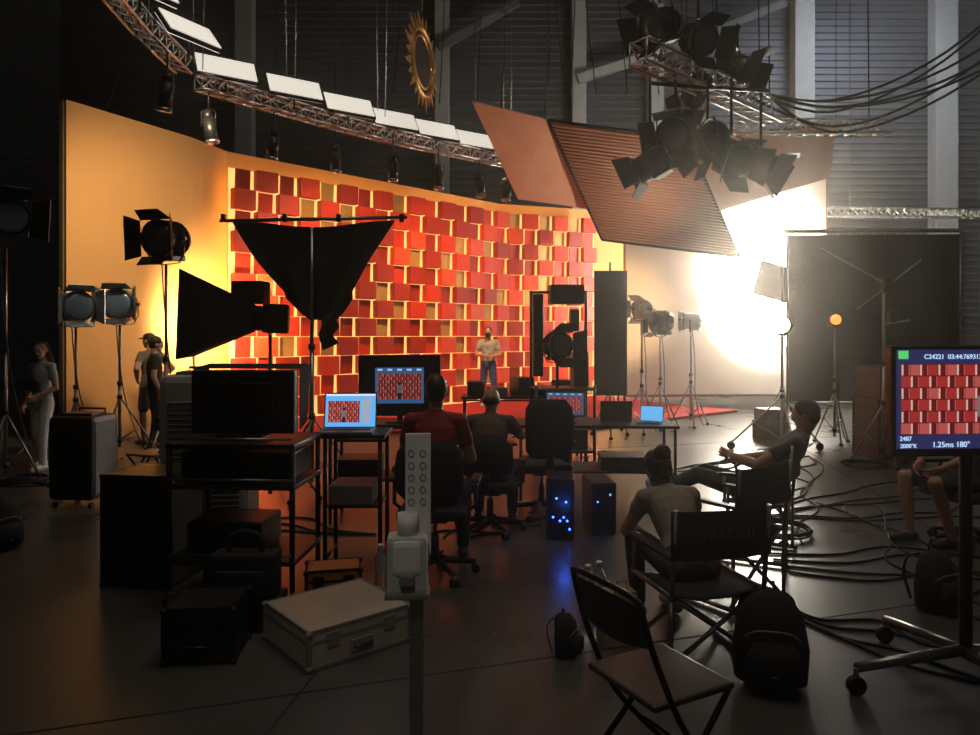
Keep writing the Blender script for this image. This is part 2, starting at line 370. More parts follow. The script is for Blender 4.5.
# ring truss with led panels
b=B('ring_lighting_truss'); zt=5.27
arc=[V(p) for p in ((-3.75,6.6,zt),(-3.95,8.2,zt),(-4.0,9.4,zt))]
arc2=catmull([V(p) for p in ((-4.05,10,zt),(-3.1,11.2,zt),(-1.9,12.6,zt),(.35,14.6,zt))],3)
for P in (arc,arc2):
    for i in range(len(P)-1): truss(b,P[i],P[i+1],.2,ALU,.016)
def ledpanel(b,c,ang,w=.82,rx=.9):
    M=b.M; b.M=TR(c,ang,rx); b.box((0,0,.02),(w,.42,.05),BLKM,bev=.01); b.box((0,0,-.012),(w-.04,.38,.02),LEDM,bev=.004); b.box((0,0,.05),(w-.06,.36,.02),LEDM); b.M=M
    b.cyl(c,V(c)-V((0,0,.3)),.015,BLKM)
for px in ((-3.78,10.3),(-3.02,11.1),(-2.35,11.95),(-1.7,12.75),(-1.0,13.4),(-.35,14.05)):
    ledpanel(b,(px[0],px[1],zt+.27),R(34),.88,R(58))
for y in (7.4,8.6): ledpanel(b,(-3.6,y,zt+.1),R(60),.75,R(50))
def par(b,c,yaw,tilt):
    M=b.M; b.M=TR(c,yaw,tilt); b.cyl((0,0,-.3),(0,0,.0),.085,BLKM); b.cyl((0,0,0),(0,0,.12),.085,BLKM,.05); b.cyl((0,0,-.34),(0,0,-.3),.095,STEEL); b.cyl((0,0,-.345),(0,0,-.335),.08,LENS)
    b.M=TR(c); b.tube([(-.1,0,-.1),(-.1,0,.1),(0,0,.16),(.1,0,.1),(.1,0,-.1)],.008,BLKM,6); b.cyl((0,0,.15),(0,0,.5),.012,BLKM); b.M=M
for x,y in ((-3.95,10.1),(-3.3,11.0),(-2.55,11.9),(-1.7,12.6),(-.95,13.3),(-.2,14.1),(.35,14.5)):
    par(b,(x,y,4.78),random.random()*6,random.uniform(-.25,.25))
par(b,(-3.9,8.7,4.8),1,.2)
for p in (arc[1],arc2[0],arc2[3],arc2[6],arc2[9]):
    for dx in (-.06,.06): b.cyl(p+V((dx,0,.1)),p+V((dx*3,0,8.6)),.008,STEEL,seg=6)
b.done()
# right lamp cluster
b=B('overhead_lamp_rig')
truss(b,(1.75,8.5,5.1),(4.1,10.4,4.95),.26,ALU,.022); truss(b,(3.8,11.2,4.98),(6.2,11.2,4.98),.2,ALU,.018)
for (x,y,z,yaw,pt,r) in ((2.0,9.0,3.88,60,-25,.17),(2.32,9.0,4.3,150,-30,.2),(2.75,9.1,4.2,100,-35,.19),(3.05,9.1,4.0,200,-30,.19),(3.5,9.3,3.95,250,-30,.18),(2.05,8.7,5.5,120,-20,.18),(2.6,9.0,5.45,200,-25,.18),(3.3,9.6,5.3,240,-20,.18),(2.75,9.6,5.0,10,-30,.16)):
    lamp_head(b,(x,y,z),R(yaw),R(pt),r,.4,BLKM,LENS,True,'up'); b.cyl((x,y,z+r*1.4),(x,y,max(5.0,z+.6)),.018,BLKM)
b.cyl((2.0,9,4.9),(3.6,9.3,4.9),.025,BLKM)
for p in ((1.9,8.6),(3.0,9.5),(4.0,10.3),(4.2,11.2),(5.9,11.2)): b.cyl((p[0],p[1],5.1),(p[0]-.1,p[1],13.9),.01,BLKM,seg=6)
b.done()
b=B('horizontal_lighting_truss'); truss(b,(6.6,14,4.15),(10.2,14,4.1),.16,ALU,.015)
for x in (7,9.8): b.cyl((x,14,4.2),(x,14,13.9),.008,STEEL,seg=6)
b.done()
b=B('overhead_cables')
random.seed(3)
for i in range(7):
    z=5.0+random.uniform(-.1,.5); b.tube([(3.6+random.uniform(-.3,.3),10.2,5.25),(4.8,10.1,z-.1-.07*i),(6.2,9.8,z+.1),(7.6,9.2,z+.9+.1*i),(8.6,8.8,z+2.2)],.018,RUB,6,6)
for i in range(9):
    x=-3.5+i*.62+random.uniform(-.2,.2); y=12+random.uniform(-1,2); b.tube([(x,y,5.75),(x+.1,y,8),(x+random.uniform(-.4,.4),y,13.9)],.01,RUB,5,4)
for i in range(6):
    x=1.2+i*.5; b.tube([(x,11.5,5.6),(x-.2,11.5,8),(x+random.uniform(-.8,.4),11.5,13.9)],.01,RUB,5,4)
b.tube([(-4.0,9.4,5.4),(-5.5,11,6.0),(-6.4,12,5.5)],.008,RUB,5,6)
b.done()
# sunburst ornament
SUN=mat('aged_gold',(.5,.27,.08),.4,.6); SUND=mat('dark_mirror',(.1,.06,.03),.25,.7)
b=B('sunburst_ornament'); n=24
for k in range(n):
    a=2*math.pi*k/n; r1=.56; r2=.86 if k%2 else .76
    def q(rr,da,y): return (rr*math.cos(a+da),y,rr*math.sin(a+da))
    b.raw([q(r1,-.12,-.02),q(r1,.12,-.02),q(r2,0,0),q(r1,-.12,.02),q(r1,.12,.02)],[[0,1,2],[4,3,2],[1,4,2],[3,0,2]],SUN)
for rr,tr in ((.54,.045),(.42,.025)):
    P=[(rr*math.cos(2*math.pi*i/32),0,rr*math.sin(2*math.pi*i/32)) for i in range(33)]; b.tube(P,tr,SUN,8)
b.cyl((0,-.01,0),(0,.01,0),.42,SUND,seg=32)
b.cyl((0,0,.84),(0,0,7.5),.006,STEEL,seg=5)
b.done((-1.13,12,6.3),R(76))
# ------------------------------------------------------------------ people
def remesh(rb,vox,sm=2):
    me=bpy.data.meshes.new('r'); me.from_pydata([tuple(v) for v in rb.v],[],rb.f)
    o=bpy.data.objects.new('r',me); bpy.context.collection.objects.link(o)
    md=o.modifiers.new('r','REMESH'); md.mode='VOXEL'; md.voxel_size=vox
    s2=o.modifiers.new('s','SMOOTH'); s2.factor=.5; s2.iterations=sm
    dg=bpy.context.evaluated_depsgraph_get(); dg.update()
    m2=bpy.data.meshes.new_from_object(o.evaluated_get(dg))
    vs=np.zeros(len(m2.vertices)*3); m2.vertices.foreach_get('co',vs); vs=vs.reshape(-1,3)
    fs=[list(p.vertices) for p in m2.polygons]
    bpy.data.objects.remove(o); bpy.data.meshes.remove(m2)
    return vs,fs
def hand(rb,w,d,nrm,sgn,curl):
    d=d.normalized(); nrm=(nrm-d*nrm.dot(d)).normalized(); ac=d.cross(nrm)*sgn
    rb.loft([w-d*.03,w,w+d*.03,w+d*.075,w+d*.09],[(.024,.019),(.026,.018),(.034,.017),(.04,.014),(.036,.01)],ac,None,12)
    for k,(o,l,sp) in enumerate(((.031,.072,.1),(.011,.08,.03),(-.01,.074,-.03),(-.03,.058,-.1))):
        p=w+d*(.083-abs(k-1.3)*.004)+ac*o; dd=(d+ac*sp).normalized(); an=0
        for j,f in enumerate((.45,.31,.24)):
            an+=curl*(.55 if j==0 else .7); q=p+(dd*math.cos(an)+nrm*math.sin(an))*l*f
            rb.caps(p,.0092-.0008*j,q,.0085-.001*j,None,8); p=q
    p=w+d*.022+ac*.024; q=p+(d*.6+ac*.75+nrm*.3).normalized()*.04; rb.caps(p,.013,q,.011,None,8)
    r=q+(d*.85+ac*.3+nrm*.4).normalized()*.03; rb.caps(q,.0105,r,.0085,None,8)
def person(name,loc,rz,P,C,scale=1.,hair='short',mask=None,cap=None,sleeve=.5,shorts=False,curl=.5,bag=None,vox=.0095,fem=False,seed=1):
    P={k:V(v) for k,v in P.items()}; S=P.get('side',V((1,0,0))).normalized()
    rb=B('x'); bones=[]
    def cap_(a,r1,c,r2,tag,add=True):
        if add: rb.caps(a,r1,c,r2,None)
        bones.append((a,c,r1,r2,tag))
    pel,ch,nk,hd=P['pel'],P['chest'],P['neck'],P['head']
    up=(ch-pel).normalized(); wf=.9 if fem else 1
    up2=(nk-ch).normalized()
    wa=pel.lerp(ch,.5)
    rb.loft([pel-up*.12,pel-up*.07,pel,wa,ch,ch.lerp(nk,.45),ch.lerp(nk,.75),nk,nk+up2*.03],
        [(.09,.07),(.15,.105),(.168,.118),(.138*wf,.105),(.163*wf,.118),(.172*wf,.108),(.13*wf,.085),(.066,.062),(.05,.05)],S,None,20)
    bones.append((pel-up*.08,pel+up*.0,.12,.13,'pants')); bones.append((pel+up*.1,ch,.12,.14,'shirt')); bones.append((ch,nk-up2*.05,.14,.085,'shirt'))
    sc=ch.lerp(nk,.68)
    for sd,s in (('l',-1),('r',1)):
        sh=P.get('s'+sd,sc+S*s*.172*wf); el=P['e'+sd]; wr=P['w'+sd]; af=.88 if fem else 1
        rb.caps(ch.lerp(nk,.8),.06,sh,.06,None); bones.append((ch.lerp(nk,.7),sh,.07,.062,'shirt'))
        k=sleeve
        if k<=1:
            mid=sh.lerp(el,k); rm=(.062-.016*k)*af
            cap_(sh,.064*af,mid,rm+.007,'shirt'); cap_(mid,rm-.002,el,.042*af,'skin'); cap_(el,.042*af,el.lerp(wr,.3),.043*af,'skin'); cap_(el.lerp(wr,.3),.043*af,wr,.026*af,'skin')
        else:
            cap_(sh,.066,el,.052,'shirt'); cap_(el,.052,wr-(wr-el).normalized()*.03,.036,'shirt'); cap_(wr,.027,wr,.027,'skin')
        hp=P.get('h'+sd,pel-up*.05+S*s*.088); kn=P['k'+sd]; an=P['a'+sd]
        if shorts:
            m=hp.lerp(kn,.82); cap_(hp,.095,m,.08,'pants'); cap_(m,.058,kn,.055,'skin'); cap_(kn,.055,kn.lerp(an,.3),.056,'skin'); cap_(kn.lerp(an,.3),.056,an,.037,'skin')
        else:
            cap_(hp,.093,kn,.066,'pants'); cap_(kn,.066,kn.lerp(an,.35),.062,'pants'); cap_(kn.lerp(an,.35),.062,an+(kn-an).normalized()*.02,.05,'pants')
        td=P.get('t'+sd,P.get('toe',V((0,1,0)))).normalized(); an2=an+V((0,0,-.045))
        cap_(an2-td*.035,.043,an2+td*.06,.042,'shoe'); cap_(an2+td*.06,.042,an2+td*.155-V((0,0,.008)),.034,'shoe')
    f=P.get('look',V((0,1,0))).normalized(); u=(hd-nk).normalized(); u=(u*.5+V((0,0,1))*.5); u=(u-f*u.dot(f)).normalized(); s=f.cross(u)
    HM=Matrix((s,f,u)).transposed()
    def hp_(x,y,z): return hd+HM@V((x,y,z))
    cap_(nk-up2*.03,.057,hp_(0,-.02,-.06),.052,'skin')
    rb.ell(hd+u*.012,(.074,.094,.103),None,HM,20,14); rb.ell(hp_(0,.03,-.055),(.054,.062,.058),None,HM); rb.ell(hp_(0,.062,-.088),(.026,.028,.022),None,HM)
    rb.loft([hp_(0,.085,.03),hp_(0,.104,-.012),hp_(0,.096,-.028)],[(.008,.008),(.013,.013),(.014,.008)],s,None,8)
    rb.ell(hp_(0,.082,.036),(.045,.014,.008),None,HM)
    for x in (-1,1): rb.ell(hp_(x*.077,-.005,-.005),(.01,.02,.03),None,HM)
    bones.append((hd,hd,.1,.1,'skin'))
    vs,fs=remesh(rb,vox,2)
    tags={'skin':C['skin'],'shirt':C['shirt'],'pants':C['pants'],'shoe':C['shoe']}
    fc=np.array([vs[x].mean(0) for x in fs]); best=np.full(len(fc),1e9); bi=np.zeros(len(fc),int)
    for i,(a,c,r1,r2,t) in enumerate(bones):
        a=np.array(a);c=np.array(c);d=c-a;l=max((d*d).sum(),1e-9); tt=np.clip(((fc-a)@d)/l,0,1)
        ds=np.linalg.norm(fc-(a+tt[:,None]*d),axis=1)-(r1+(r2-r1)*tt); mk=ds<best; best[mk]=ds[mk]; bi[mk]=i
    o=B(name); o.M=Matrix.Scale(scale,4)
    o.v=[o.M@V(p) for p in vs]; 
    for x,i in zip(fs,bi):
        o.f.append(x); o.mi.append(o.k(tags[bones[i][4]])); o.sm.append(True)
    for sd,sg in (('l',-1),('r',1)):
        hb=B('h'); wr=P['w'+sd]; el=P['e'+sd]; d=P.get('d'+sd,wr-el).normalized(); nn=P.get('n'+sd,-S*sg)
        hand(hb,wr,d,nn,-sg,curl); hv,hf=remesh(hb,.0042,2)
        o.raw([tuple(x) for x in hv],hf,C['skin'],True)
    for x in (-1,1):
        o.ell(hp_(x*.031,.08,.012),(.014,.012,.009),WHITE,HM,10,6); o.ell(hp_(x*.031,.0905,.012),(.006,.003,.006),HAIRD,HM,8,5)
        o.ell(hp_(x*.032,.089,.033),(.02,.006,.004),C['hair'],HM,8,5)
    if mask:
        o.loft([hp_(0,.07,-.105),hp_(0,.09,-.09),hp_(0,.108,-.05),hp_(0,.114,-.015),hp_(0,.1,.004)],[(.035,.012),(.05,.03),(.06,.045),(.058,.045),(.04,.02)],s,mask,16)
    else: o.ell(hp_(0,.088,-.056),(.024,.008,.007),mat_lip,HM,10,6)
    H=C['hair']
    rnd=random.Random(seed)
    if hair in('short','bun','long','curly'):
        o.ell(hp_(0,-.018,.03),(.083,.098,.098),H,HM,24,14); 
        if hair in ('short','bun'): o.ell(hp_(0,-.045,-.01),(.074,.062,.075),H,HM)
    if hair=='bald': o.ell(hp_(0,-.03,-.005),(.08,.078,.05),H,HM)
    if hair in('long','bun'):
        bunp=V((0,-.1,.06))
        for i in range(110):
            a=rnd.uniform(-math.pi*.5,math.pi*1.5); st=V((.084*math.cos(a),-.015+.09*math.sin(a)*.95,.055 if math.sin(a)>-.2 else -.06-.03*rnd.random()))
            if math.sin(a)>.3: st.z=.075
            if hair=='bun':
                pts=[st]
                for t in (.25,.5,.75,1):
                    q=st.lerp(bunp,t); c=V((0,-.018,.03)); dq=q-c; e=math.sqrt((dq.x/.088)**2+(dq.y/.103)**2+(dq.z/.103)**2); 
                    pts.append(c+dq/max(e,.01) if e<1.0 else q)
                pp=catmull([hd+HM@q for q in pts],3); o.loft(pp,[.0055]*(len(pp)),s,H,5)
            else:
                x=st.x; pts=[V((x*.4,.02,.13)),V((x*1.05,-.02,.08)),V((x*1.25,-.03,-.02)),V((x*1.4+rnd.uniform(-.02,.02),-.03,-.12)),V((x*1.5+rnd.uniform(-.03,.03),-.02+rnd.uniform(-.03,.06),-.22-.12*rnd.random()))]
                pp=catmull([hd+HM@q for q in pts],3); o.loft(pp,[.0075]*(len(pp)-1)+[.002],s,H,5)
        if hair=='bun':
            bc=hp_(0,-.105,.085)
            o.ell(bc,(.052,.045,.05),H,HM)
            for i in range(10):
                ph=i*.628; Q=[bc+HM@V(((.03+.018*math.cos(t+ph))*math.cos(t*2+ph),-.02-.018*math.sin(t+ph),(.03+.018*math.cos(t+ph))*math.sin(t*2+ph))) for t in np.linspace(0,6.28,18)]; o.tube(Q,.006,H,5)
            for i in range(8):
                x=rnd.uniform(-.07,.07); pp=catmull([hp_(x,-.07,-.06),hp_(x*1.1,-.085,-.1),hp_(x*1.2,-.08,-.14-.02*rnd.random())],4); o.loft(pp,[.002]*len(pp),s,H,4)
    if cap:
        o.ell(hp_(0,-.01,.055),(.084,.1,.075),cap,HM); o.loft([hp_(0,.06,.06),hp_(0,.11,.055),hp_(0,.16,.045)],[(.07,.01),(.07,.008),(.045,.005)],s,cap,14)
    if bag:
        o.tube([ch+S*.16+up*.1+V((0,.1,0)),ch+V((0,.14,-.05)),pel+V((-.14,.13,.12))],.014,bag,6,5); o.box(ch+V((.02,.17,-.1)),(.26,.08,.15),bag,(0,R(-15),0),bev=.03)
    return o.done(loc,rz)
mat_lip=mat('lips',(.35,.1,.08),.5)
def cl(nm,shirt,pants,shoe,hair,skin=SKIN):
    return dict(shirt=mat(nm+'_shirt',shirt,.85,bump=.15),pants=mat(nm+'_trousers',pants,.85,bump=.15),shoe=mat(nm+'_shoes',shoe,.6),hair=hair,skin=skin)
STAND=dict(pel=(0,0,.94),chest=(0,-.01,1.27),neck=(0,-.01,1.47),head=(0,.02,1.625),el=(-.26,-.04,1.13),er=(.26,-.04,1.13),wl=(-.28,.06,.89),wr=(.28,.06,.89),kl=(-.11,.03,.5),kr=(.11,.02,.5),al=(-.13,-.02,.09),ar=(.13,0,.09))
def pose(base,**k): d=dict(base); d.update(k); return d
person('standing_woman',(-5.85,9.4,0),R(165),pose(STAND,kl=(-.1,.08,.5),al=(-.12,.1,.09),kr=(.1,-.0,.5),ar=(.12,-.12,.1),el=(-.24,0,1.12),wl=(-.12,.2,1.02),look=(-.3,1,-.15),er=(.25,-.08,1.12),wr=(.27,.02,.9)),
    cl('woman',(.4,.38,.36),(.65,.64,.6),(.75,.75,.72),HAIRR),.95,'long',bag=BLK,fem=True,mask=None)
person('standing_man',(-5.48,11.6,0),R(70),pose(STAND,el=(-.38,-.12,1.2),wl=(-.19,.06,1.02),er=(.38,-.1,1.18),wr=(.18,.07,1.03),look=(-.2,1,-.1)),cl('man_hips',(.16,.12,.1),(.12,.1,.085),(.1,.1,.1),HAIRD),1.02,'short',cap=BLK,shorts=True)
person('standing_man',(-5.12,11.0,0),R(-60),pose(STAND,el=(-.25,.05,1.12),wl=(-.1,.25,1.1),look=(0,1,-.2)),cl('man_black',(.02,.018,.018),(.03,.028,.025),(.03,.03,.03),HAIRD),.99,'short',sleeve=.5)
person('presenter_man',(-.04,17.0,.06),R(175),pose(STAND,el=(-.26,.02,1.14),wl=(-.06,.2,1.1),er=(.26,.02,1.14),wr=(.07,.22,1.13),kl=(-.12,.03,.5),al=(-.16,0,.09)),
    cl('presenter',(.4,.38,.36),(.03,.06,.22),(.5,.5,.5),HAIRD),1.08,'short',mask=BLK)
pm=bpy.data.materials['presenter_shirt']; nt=pm.node_tree
for nd in nt.nodes:
    if nd.type=='MIX': nd.inputs['A'].default_value=(0,0,0,1); nd.inputs['B'].default_value=(.7,.66,.62,1)
    if nd.type=='TEX_NOISE': nd.inputs['Scale'].default_value=12
SEAT=dict(pel=(0,-.05,.6),chest=(0,-.03,.93),neck=(0,.0,1.13),head=(0,.04,1.28),kl=(-.16,.4,.54),kr=(.16,.4,.54),al=(-.16,.38,.09),ar=(.16,.38,.09),el=(-.27,.1,.84),er=(.27,.1,.84),wl=(-.2,.36,.84),wr=(.2,.36,.84))
person('seated_man',(-.4,5.3,0),R(-4),pose(SEAT,pel=(0,-.05,.62),chest=(0,-.03,.96),neck=(0,.0,1.16),head=(0,.04,1.31),wl=(-.12,.3,.8),wr=(.12,.32,.8),el=(-.25,.08,.82),er=(.25,.08,.82)),cl('red_man',(.32,.025,.018),(.03,.03,.03),(.03,.03,.03),HAIRB),1.02,'short')
person('seated_man',(.0,6.45,0),R(-8),pose(SEAT,pel=(0,-.05,.54),chest=(0,.0,.85),neck=(0,.06,1.03),head=(0,.1,1.16),kl=(-.16,.4,.5),kr=(.16,.4,.5),look=(.1,1,-.1)),cl('tan_man',(.17,.11,.075),(.03,.03,.03),(.03,.03,.03),HAIRD),1.0,'bald')
person('seated_woman',(1.13,4.17,0),R(12),dict(pel=(0,-.04,.47),chest=(0,.15,.69),neck=(0,.26,.825),head=(-.01,.345,.925),look=(0,1,-.45),kl=(-.14,.42,.5),kr=(.14,.42,.5),al=(-.14,.36,.09),ar=(.12,.38,.09),
    el=(-.24,.32,.56),er=(.24,.3,.56),wl=(-.1,.48,.62),wr=(.1,.48,.62)),cl('seated_woman',(.36,.29,.22),(.05,.04,.05),(.3,.3,.3),HAIRL),.98,'bun',fem=True,sleeve=.3)
person('reclining_man',(2.15,5.75,0),R(62),dict(pel=(0,.02,.55),chest=(0,-.2,.82),neck=(0,-.32,.98),head=(0,-.34,1.13),look=(0,1,-.25),kl=(-.14,.45,.62),kr=(.16,.45,.6),al=(-.12,.8,.42),ar=(.14,.82,.42),toe=(0,.4,1),
    el=(-.28,-.02,.76),wl=(-.14,.2,.8),er=(.28,-.05,.75),wr=(.16,.16,.74)),cl('recliner',(.08,.06,.05),(.04,.035,.03),(.5,.48,.45),HAIRD),1.0,'short')
person('seated_man',(3.98,6.05,0),R(98),pose(SEAT,pel=(0,-.05,.55),chest=(0,-.08,.87),neck=(0,-.08,1.07),head=(0,-.05,1.22),kl=(-.16,.4,.55),kr=(.16,.42,.55),al=(-.14,.22,.09),ar=(.12,.4,.09),wl=(-.12,.3,.66),wr=(.14,.3,.66),el=(-.26,.1,.8),er=(.26,.1,.8)),cl('right_man',(.03,.03,.03),(.03,.03,.035),(.02,.02,.02),HAIRD),1.0,'short',shorts=True)
# ------------------------------------------------------------------ chairs
def office_chair(x,y,rz,sh=.48,back=.98):
    b=B('office_chair')
    for i in range(5):
        a=i*1.2566+.3; e=V((.3*math.cos(a),.3*math.sin(a),.08)); b.loft([(0,0,.12),e],[(.03,.022),(.02,.014)],(0,0,1),BLK,8)
        t=V((-math.sin(a),math.cos(a),0))*.02
        for s in (-1,1): b.cyl(V((e.x,e.y,.03))+t*s*1.4,V((e.x,e.y,.03))+t*s*.3,.03,RUB)
        b.cyl((e.x,e.y,.04),e,.01,STEEL)
    b.cyl((0,0,.1),(0,0,.3),.03,BLK); b.cyl((0,0,.28),(0,0,sh-.08),.018,STEEL); b.box((0,0,sh-.07),(.22,.26,.05),BLK,bev=.02)
    b.box((0,.02,sh-.02),(.5,.48,.08),CANV,bev=.04)
    b.loft([(0,-.2,sh-.05),(0,-.29,sh+.02),(0,-.29,sh+.25)],[(.04,.01)]*3,(1,0,0),BLK,8)
    n=7; P=[];Q=[]
    for i in range(n+1):
        t=i/n; P.append((0,-.25-.05*math.sin(t*3)+.02*t,sh+.1+(back-sh-.1)*t)); Q.append(((.22+.02*math.sin(t*3.14))*(1 if 0<i<n else .8),.03))
    b.loft(P,Q,(1,0,0),CANV,16)
    for s in (-1,1):
        b.tube([(s*.22,0,sh-.04),(s*.3,0,sh+.02),(s*.3,0,sh+.2)],.015,BLK,8); b.box((s*.3,.02,sh+.21),(.07,.26,.03),BLK,bev=.012)
    return b.done((x,y,0),rz)
office_chair(-.4,5.25,R(-4),.5,1.0); office_chair(.0,6.4,R(-8),.44,.85); office_chair(.5,7.0,R(12),.5,1.14); office_chair(3.98,6.0,R(98),.45,.9)
def directors_chair(x,y,rz,txt=None,sh=.45):
    b=B('directors_chair'); w=.27
    for yy in (-.2,.2):
        b.cyl((-w,yy,.03),(w,yy+.0,sh),.013,STEEL); b.cyl((w,yy+.02,.03),(-w,yy+.02,sh),.013,STEEL)
    for s in (-1,1):
        b.cyl((s*w,-.24,.02),(s*w,.26,.02),.014,STEEL); b.cyl((s*w,-.22,sh),(s*w,.24,sh),.013,STEEL)
        b.cyl((s*w,.22,sh),(s*w,.22,sh+.2),.012,STEEL); b.cyl((s*w,-.22,sh-.02),(s*(w+.0),-.27,sh+.46),.013,STEEL)
        b.cyl((s*w,-.22,.03),(s*w,-.22,sh),.012,STEEL)
        b.box((s*w,.0,sh+.21),(.06,.5,.022),BLK,bev=.008)
        b.ell((s*w,-.24,.015),(.02,.02,.015),RUB);b.ell((s*w,.26,.015),(.02,.02,.015),RUB)
    P=[(-w,0,sh),(-.12,0,sh-.03),(.12,0,sh-.03),(w,0,sh)]; b.loft(P,[(.22,.006)]*4,(0,1,0),CANV,8)
    vs=[];fs=[]
    for i in range(9):
        u=i/8; 
        for z in (sh+.2,sh+.45): vs.append((-w-.02+u*(2*w+.04),-.26-.04*math.sin(u*3.14),z))
    for i in range(8): fs.append([2*i,2*i+1,2*i+3,2*i+2])
    b.raw(vs,fs,CANV,True); b.raw([(v[0],v[1]+.006,v[2]) for v in vs],fs,CANV,True)
    if txt: b.text(txt,.085,TR((0,-.306,sh+.33),0,R(90)),mat('faded_print',(.07,.065,.06),.8))
    return b.done((x,y,0),rz)
directors_chair(1.14,3.98,R(14),'VARONI',.4); directors_chair(1.62,4.85,R(35),None,.46); directors_chair(2.15,5.75,R(62),None,.46)
b=B('folding_chair')
sh=.44
for s in (-1,1):
    b.tube([(s*.2,-.27,.82),(s*.21,-.2,.6),(s*.215,-.05,.3),(s*.22,.22,.015)],.012,BLKM,8,4)
    b.tube([(s*.19,.16,sh-.01),(s*.195,-.02,.22),(s*.2,-.24,.015)],.012,BLKM,8)
    b.ell((s*.22,.22,.012),(.018,.018,.012),RUB); b.ell((s*.2,-.24,.012),(.018,.018,.012),RUB)
b.tube([(-.2,-.27,.82),(-.15,-.285,.845),(.15,-.285,.845),(.2,-.27,.82)],.012,BLKM,8,4)
b.cyl((-.2,-.15,.1),(.2,-.15,.1),.009,BLKM); b.cyl((-.21,.1,.15),(.21,.1,.15),.009,BLKM)
b.box((0,-.01,sh),(.4,.39,.025),mat('folding_chair_seat',(.07,.055,.045),.35),bev=.012)
vs=[];fs=[]
for i in range(13):
    u=i/12*2-1
    for z,yy in ((.66,-.225),(.73,-.243),(.8,-.265)): vs.append((u*.2,yy-.03*(1-u*u),z+.02*(1-u*u)*(1 if z>.68 else -1)))
for i in range(12):
    for k in range(2): a=i*3+k; fs.append([a,a+1,a+4,a+3])
b.raw(vs,fs,BLK,True); b.raw([(v[0],v[1]+.012,v[2]) for v in vs],fs,BLK,True)
b.done((.66,2.78,0),R(-62))
o=bpy.data.objects['folding_chair']; c=o.copy(); bpy.context.collection.objects.link(c); c.location=(-3.75,8.0,0); c.rotation_euler=(0,0,R(160))
# ------------------------------------------------------------------ cases, tables, electronics
def case(b,c,sz,body,edge=ALU,latch=True):
    x,y,z=c; w,d,h=sz; b.box((x,y,z+h/2),(w,d,h),body,bev=.008)
    for sx in (-1,1):
        for sy in (-1,1):
            b.box((x+sx*w/2,y+sy*d/2,z+h/2),(.022,.022,h),edge,bev=.004)
            for zz in (z,z+h): b.ell((x+sx*w/2,y+sy*d/2,zz+(.018 if zz==z else -.012)),(.02,.02,.018),edge)
    for zz in (z+.012,z+h-.006,z+h*.7):
        for sy in (-1,1): b.box((x,y+sy*d/2,zz),(w,.012,.016),edge)
        for sx in (-1,1): b.box((x+sx*w/2,y,zz),(.012,d,.016),edge)
    if latch:
        for s in (-.28,.28): b.box((x+s*w,y-d/2-.006,z+h*.68),(.07,.012,.08),edge,bev=.004)
        b.box((x,y-d/2-.006,z+h*.35),(.14,.012,.07),edge,bev=.004)
        b.tube([(x-.05,y-d/2-.015,z+h*.35),(x-.05,y-d/2-.03,z+h*.35),(x+.05,y-d/2-.03,z+h*.35),(x+.05,y-d/2-.015,z+h*.35)],.006,BLK,6)
b=B('flight_case'); case(b,(0,0,0),(.62,.56,.21),CASEW,GREY); b.done((-.88,4.14,0),R(40))
b=B('orange_lit_case'); case(b,(0,0,0),(.34,.22,.24),COPPER,BLKM); b.done((-1.03,4.74,0),R(12))
DCASE=mat('grey_equipment_case',(.04,.038,.036),.5)
b=B('flight_case_stack')
case(b,(0,0,.0),(.68,.6,.42),DCASE,BLKM); case(b,(0,0,.43),(.68,.6,.42),DCASE,BLKM); case(b,(0.02,0,.86),(.62,.55,.45),DCASE,BLKM); b.done((5.75,10.4,0),R(5))
b=B('equipment_case_pile'); case(b,(0,0,.0),(.4,.4,.3),DCASE,BLKM); case(b,(0,0,.31),(.36,.36,.2),DCASE,BLKM); b.done((4.75,12.2,0),R(10))
b=B('black_equipment_case'); case(b,(0,0,0),(.5,.45,.78),BLK,BLKM); b.text('MARK',.11,TR((0,-.24,.12),0,R(90)),bpy.data.materials['faded_print']); b.done((-2.42,5.2,0),R(-8))
b=B('black_equipment_case'); case(b,(0,0,0),(.36,.32,.3),BLK,BLKM); b.done((-1.56,3.98,0),R(5))
def cooler(x,y,w,d,h,rz,m,gr,name):
    b=B(name); b.box((0,0,h/2+.04),(w,d,h-.08),m,bev=.06)
    n=int(h/.05)-4
    for i in range(n): b.box((0,-d/2-.004,.16+i*.045),(w*.78,.02,.018),gr,(R(25),0,0))
    for i in range(n): b.box((-w/2-.004,0,.16+i*.045),(.02,d*.78,.018),gr,(0,R(25),0))
    b.box((0,-.02,h+.01),(w*.7,d*.5,.03),gr,bev=.01)
    for sx in (-1,1):
        for sy in (-1,1): b.cyl((sx*w*.4-.015,sy*d*.38,.03),(sx*w*.4+.015,sy*d*.38,.03),.03,RUB)
    b.tube([(-w*.3,d*.3,h),(-w*.3,d*.3,h+.05),(w*.3,d*.3,h+.05),(w*.3,d*.3,h)],.012,gr,8); return b.done((x,y,0),rz)
cooler(-2.38,6.15,.72,.5,1.42,R(8),LGREY,GREY,'portable_air_conditioner')
cooler(-4.2,7.45,.48,.45,.93,R(-5),BLK,BLKM,'portable_heater')
